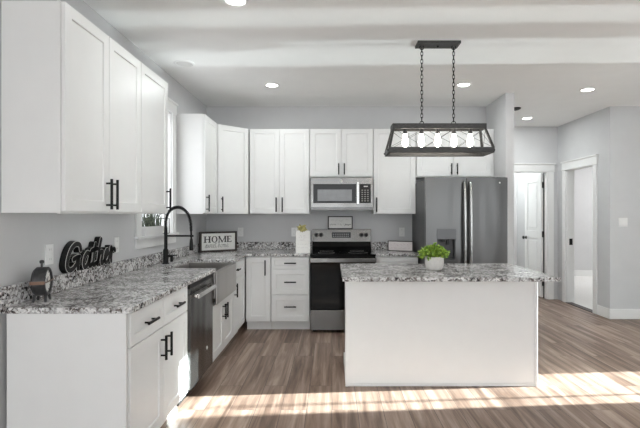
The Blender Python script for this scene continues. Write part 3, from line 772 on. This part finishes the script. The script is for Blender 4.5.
# framed signs
def framed(name, label, loc, rz, wd, ht, fr, dp, mframe, mboard, tilt=0):
    t = thing(name, label, 'sign', loc, rz)
    t.rotation_euler.x = tilt
    m = MB().box(0, fr, 0, dp, 0, ht).box(wd-fr, wd, 0, dp, 0, ht).box(fr, wd-fr, 0, dp, 0, fr).box(fr, wd-fr, 0, dp, ht-fr, ht)
    m.build('frame', mframe, t, bevel=.0015)
    b = MB().box(fr, wd-fr, dp*.35, dp*.9, fr, ht-fr).build('board', mboard, t)
    return t, b
t, b = framed('framed_sign', 'framed home sweet home sign leaning in the counter corner', (-1.60, 5.515, CT1), math.radians(35.5), .48, .25, .022, .035, M['darkwood'], M['paper'])
yb = .035*.35
m = MB()
def serif_letter(m, ch, x, z, wd, h, s, y0, y1):
    bar = lambda a, b, c, d_: m.box(x+a, x+b, y0, y1, z+c, z+d_)
    se = s*.35
    if ch == 'H':
        for c in (.18*wd, .82*wd):
            bar(c-s/2, c+s/2, 0, h); bar(c-s, c+s, 0, se); bar(c-s, c+s, h-se, h)
        bar(.18*wd, .82*wd, h*.47, h*.47+se*1.2)
    elif ch == 'E':
        c = .22*wd; bar(c-s/2, c+s/2, 0, h)
        bar(0, wd*.88, 0, se*1.2); bar(0, wd*.85, h-se*1.2, h); bar(c, wd*.62, h*.5-se/2, h*.5+se/2)
        bar(wd*.8, wd*.88, 0, h*.26); bar(wd*.78, wd*.85, h*.76, h); bar(wd*.56, wd*.62, h*.38, h*.62)
    elif ch == 'M':
        for c, q in ((.12*wd, s*.5), (.88*wd, s)):
            bar(c-q/2, c+q/2, 0, h); bar(c-s*.9, c+s*.9, 0, se); bar(c-s*.9, c+s*.9, h-se, h)
        m.ribbon([(x+.14*wd, z+h-se), (x+.5*wd, z+.06*h)], s*.42, y0, y1); m.ribbon([(x+.86*wd, z+h-se), (x+.5*wd, z+.06*h)], s*.22, y0, y1)
    elif ch == 'O':
        n = 28; out, inn = [], []
        for i in range(n):
            a = 2*PI*i/n; out.append((x+wd/2+wd*.47*math.cos(a), z+h/2+h*.52*math.sin(a))); inn.append((x+wd/2+(wd*.47-s*.95)*math.cos(a), z+h/2+(h*.52-se)*math.sin(a)))
        for i in range(n):
            j = (i+1) % n; q = [out[i], out[j], inn[j], inn[i]]
            m.prism(q, y0, y1, lambda a, b, c: (a, c, b))
x = .052
for ch, wd in (('H', .094), ('O', .088), ('M', .112), ('E', .078)):
    serif_letter(m, ch, x, .115, wd-.006, .078, .018, yb-.0012, yb-.0001); x += wd
m.build('lettering', M['ink'], b)
GL = {
 's': ([[(.0, .05), (.25, .5), (.42, 1.0), (.5, .6), (.45, .15), (.2, 0), (.05, .12)], [(.45, .12), (.62, .05)]], .6),
 'w': ([[(0, .7), (.1, 1), (.15, .5), (.25, .05), (.45, .3), (.55, .95), (.58, .4), (.7, .05), (.9, .4), (.95, 1.0), (1.15, .85)]], 1.15),
 'e': ([[(0, .3), (.35, .55), (.5, .85), (.3, 1.0), (.1, .6), (.15, .12), (.4, 0), (.7, .3)]], .65),
 't': ([[(.35, 1.9), (.22, 1.0), (.15, .25), (.3, 0), (.6, .25)], [(.0, 1.2), (.55, 1.25)]], .6),
 'h': ([[(.0, .1), (.3, 1.2), (.45, 1.9), (.3, 1.9), (.2, 1.0), (.1, 0)], [(.12, .3), (.35, .9), (.52, .95), (.52, .4), (.58, .02), (.85, .3)]], .82),
 'o': ([[(.45, .95), (.15, .8), (.08, .3), (.3, 0), (.55, .3), (.5, .85), (.4, .95), (.85, .75)]], .8),
 'm': ([[(0, .75), (.12, .95), (.14, 0)], [(.14, .4), (.32, .95), (.42, .8), (.42, 0)], [(.42, .4), (.62, .95), (.74, .8), (.74, .15), (.84, 0), (1.0, .25)]], 1.0)}
def script(m, word, x, z, sz, r, y0, y1, gap=.35):
    for ch in word:
        if ch == ' ': x += gap*sz; continue
        st, adv = GL[ch]
        strokes(st, r, y0, y1, m, sz, sz, x, z, 4); x += adv*sz
    return x
m = MB(); script(m, 'sweet home', .065, .052, .042, .0022, yb-.0012, yb-.0001)
m.build('script_lettering', M['inkgrey'], b)

def scribble(m, x0, x1, z, h, r, y, seed):
    rr = random.Random(seed); x = x0; pts = []
    while x < x1:
        pts.append((x, z+rr.choice((0, h*.9, h*.5, h))*rr.uniform(.7, 1))); x += h*rr.uniform(.3, .6)
        if rr.random() < .16 and len(pts) > 2:
            strokes([pts], r, y-.001, y-.0001, m, k=3); pts = []; x += h*.6
    if len(pts) > 1: strokes([pts], r, y-.001, y-.0001, m, k=3)
t, b = framed('framed_sign', 'small black-framed white sign standing on top of the range', (-.055, 5.945, 1.186), 0, .325, .168, .012, .025, M['black'], M['paper'])
m = MB(); yb = .025*.35
scribble(m, .04, .13, .100, .022, .0016, yb, 3); scribble(m, .15, .28, .100, .026, .0016, yb, 5)
m.build('faint_lettering', M['inkfaint'], b)
m = MB(); scribble(m, .03, .15, .050, .020, .0018, yb, 8); scribble(m, .165, .215, .050, .020, .0018, yb, 9)
m.build('script_lettering', M['inkgrey'], b)
m = MB(); strokes([[(.222, .040), (.235, .066), (.248, .052), (.262, .058), (.27, .05), (.285, .062), (.30, .056)]], .0028, yb-.001, yb-.0001).build('bold_script', M['ink'], b)
t, b = framed('framed_sign', 'long low pinkish sign in dark frame beside the refrigerator', (.71, 5.80, CT1), math.radians(-24), .325, .128, .008, .03, M['darkwood'], M['pink'])
m = MB(); yb = .03*.35
for i in range(7): scribble(m, .03+i*.043, .03+i*.043+.03, .068, .026, .0016, yb, 20+i)
scribble(m, .03, .30, .03, .016, .0013, yb, 31)
m.build('faint_lettering', M['inkpink'], b)

# white plaque with a gold flower at its head
t = thing('plaque', 'white lettered plaque topped with a gold-green flower beside the range', 'sign', (-.435, 5.46, CT1))
MB().prism([(0, 0), (.17, 0), (.17, .262), (.085, .27), (0, .262)], .0, .012, lambda a, b, c: (a, c+b*.12, b)).build('board', M['paper'], t, bevel=.001)
MB().box(.03, .14, .012, .075, 0, .01).prism([(.014, .0), (.075, 0), (.036, .17)], .08, .09, lambda a, b, c: (c, a, b)).build('easel', M['paper'], t)
m = MB()
for i, (z, a, b_) in enumerate(((.20, .05, .12), (.175, .035, .135), (.15, .05, .12), (.10, .02, .15), (.06, .02, .15))):
    mm = MB(); scribble(mm, a, b_, z, .012, .0011, 0, 40+i)
    for v in mm.bm.verts: v.co.y += v.co.z*.12
    mm.build('text_line', M['inkpink'] if i < 3 else M['inkfaint'], t)
m.bm.free()
m = MB()
rr = random.Random(4)
fc = Vector((.078, .005, .297))
for i in range(16):
    a = 2*PI*i/16+rr.uniform(-.1, .1); ln = rr.uniform(.05, .085); out = rr.uniform(.01, .035)
    dv = Vector((math.cos(a), 0, math.sin(a)*.75)); sd = Vector((-dv.z, 0, dv.x)).normalized()
    p0 = fc+dv*.006; p1 = fc+dv*ln*.55+Vector((0, -out, 0)); p2 = fc+dv*ln+Vector((0, -out*.6, 0))
    v = [m.bm.verts.new(q) for q in (p0, p1+sd*.014, p2, p1-sd*.014)]; u = [m.bm.verts.new(q.co+Vector((0, .002, 0))) for q in v]
    m.face(v); m.face(u[::-1])
    for k in range(4): m.face([v[k], u[k], u[(k+1) % 4], v[(k+1) % 4]])
m.lathe([(0, .012), (.009, .008), (.012, 0), (.009, -.008), (0, -.012)], 10, (fc.x, fc.y-.016, fc.z))
m.build('flower', M['flower'], t)

# potted plant on the island
t = thing('potted_plant', 'bright green leafy plant in a white pot on the island', 'plant', (.855, 3.80, CT1))
MB().lathe([(0, 0), (.052, 0), (.062, .006), (.072, .03), (.078, .065), (.076, .098), (.072, .112), (.066, .112), (.068, .095), (.066, .09), (0, .09)], 32).build('pot', M['pot'], t, smooth=True)
MB().lathe([(0, .097), (.05, .098), (.0665, .094), (.0665, .0905), (0, .0905)], 24).build('soil', M['soil'], t)
m = MB(); rr = random.Random(11); st = MB()
def leafquad(m, p, d, ln, wd):
    d = d.normalized(); sd = d.cross(Vector((rr.uniform(-1, 1), rr.uniform(-1, 1), rr.uniform(.2, 1)))).normalized(); nn = d.cross(sd)
    q = [p, p+d*ln*.45+sd*wd+nn*wd*.2, p+d*ln, p+d*ln*.45-sd*wd+nn*wd*.2]; mid = m.bm.verts.new(p+d*ln*.45-nn*wd*.15)
    v = [m.bm.verts.new(x) for x in q]
    for k in range(4): m.face([v[k], v[(k+1) % 4], mid])
for i in range(95):
    a = rr.uniform(0, 2*PI); el = rr.uniform(.12, 1.45); R = rr.uniform(.085, .145)
    tip = Vector((math.cos(a)*math.cos(el)*R, math.sin(a)*math.cos(el)*R, .105+math.sin(el)*R*.72+rr.uniform(-.02, .01)))
    p0 = Vector((math.cos(a)*.03, math.sin(a)*.03, .095)); pm = p0.lerp(tip, .5)+Vector((0, 0, .03))
    sp = spline([p0, pm, tip], 4); st.tube(sp, .0012, 4)
    for j in range(2, len(sp)):
        for q in range(2):
            dv = (sp[j]-sp[j-1]).normalized()+Vector((rr.uniform(-1, 1), rr.uniform(-1, 1), rr.uniform(-.5, .9)))*.9
            leafquad(m, sp[j], dv, rr.uniform(.02, .034), rr.uniform(.006, .010))
m.build('foliage', M['leaf'], t); st.build('stems', M['leaf'], t)

# planter and lantern on the window sill
t = thing('planter', 'white rectangular planter of dark grass on the window sill', 'plant', (XL-.002, 4.145, WZ0))
m = MB(); m.frustum((-.04, .04, -.20, .20, 0), (-.048, .048, -.212, .212, .08)); m.build('box', M['trim'], t, bevel=.004)
m = MB(); rr = random.Random(3)
for i in range(210):
    x, y = rr.uniform(-.035, .035), rr.uniform(-.195, .195); h = rr.uniform(.10, .20)
    dx = rr.uniform(-.015, .03); dy = rr.uniform(-.07, .07); wv = rr.uniform(.002, .004); a = rr.uniform(0, PI)
    s = Vector((math.cos(a)*wv, math.sin(a)*wv, 0)); p0 = Vector((x, y, .075)); p1 = Vector((x+dx*.35, y+dy*.35, .075+h*.6)); p2 = Vector((x+dx, y+dy, .075+h))
    v = [m.bm.verts.new(q) for q in (p0-s, p0+s, p1+s*.8, p1-s*.8, p2)]
    m.face([v[0], v[1], v[2], v[3]]); m.face([v[3], v[2], v[4]])
m.build('grass', M['grass'], t)
t = thing('lantern', 'small black wire candle lantern beside the grass planter', 'lantern', (XL-.005, 4.47, WZ0))
m = MB(); q = .045; h = .15
for sx in (-q, q):
    for sy in (-q, q): m.box(sx-.003, sx+.003, sy-.003, sy+.003, 0, h)
for z in (0, h-.006):
    for s in (-q, q): m.box(-q, q, s-.003, s+.003, z, z+.006).box(s-.003, s+.003, -q, q, z, z+.006)
m.tube([(-q, 0, h), (-.025, 0, h+.04), (0, 0, h+.055), (.025, 0, h+.04), (q, 0, h)], .003, 6)
m.build('wire_frame', M['black'], t)
MB().box(-q, q, -q, q, .0001, .004).lathe([(0, .004), (.022, .004), (.022, .07), (0, .07)], 16).build('candle', M['candle'], t)
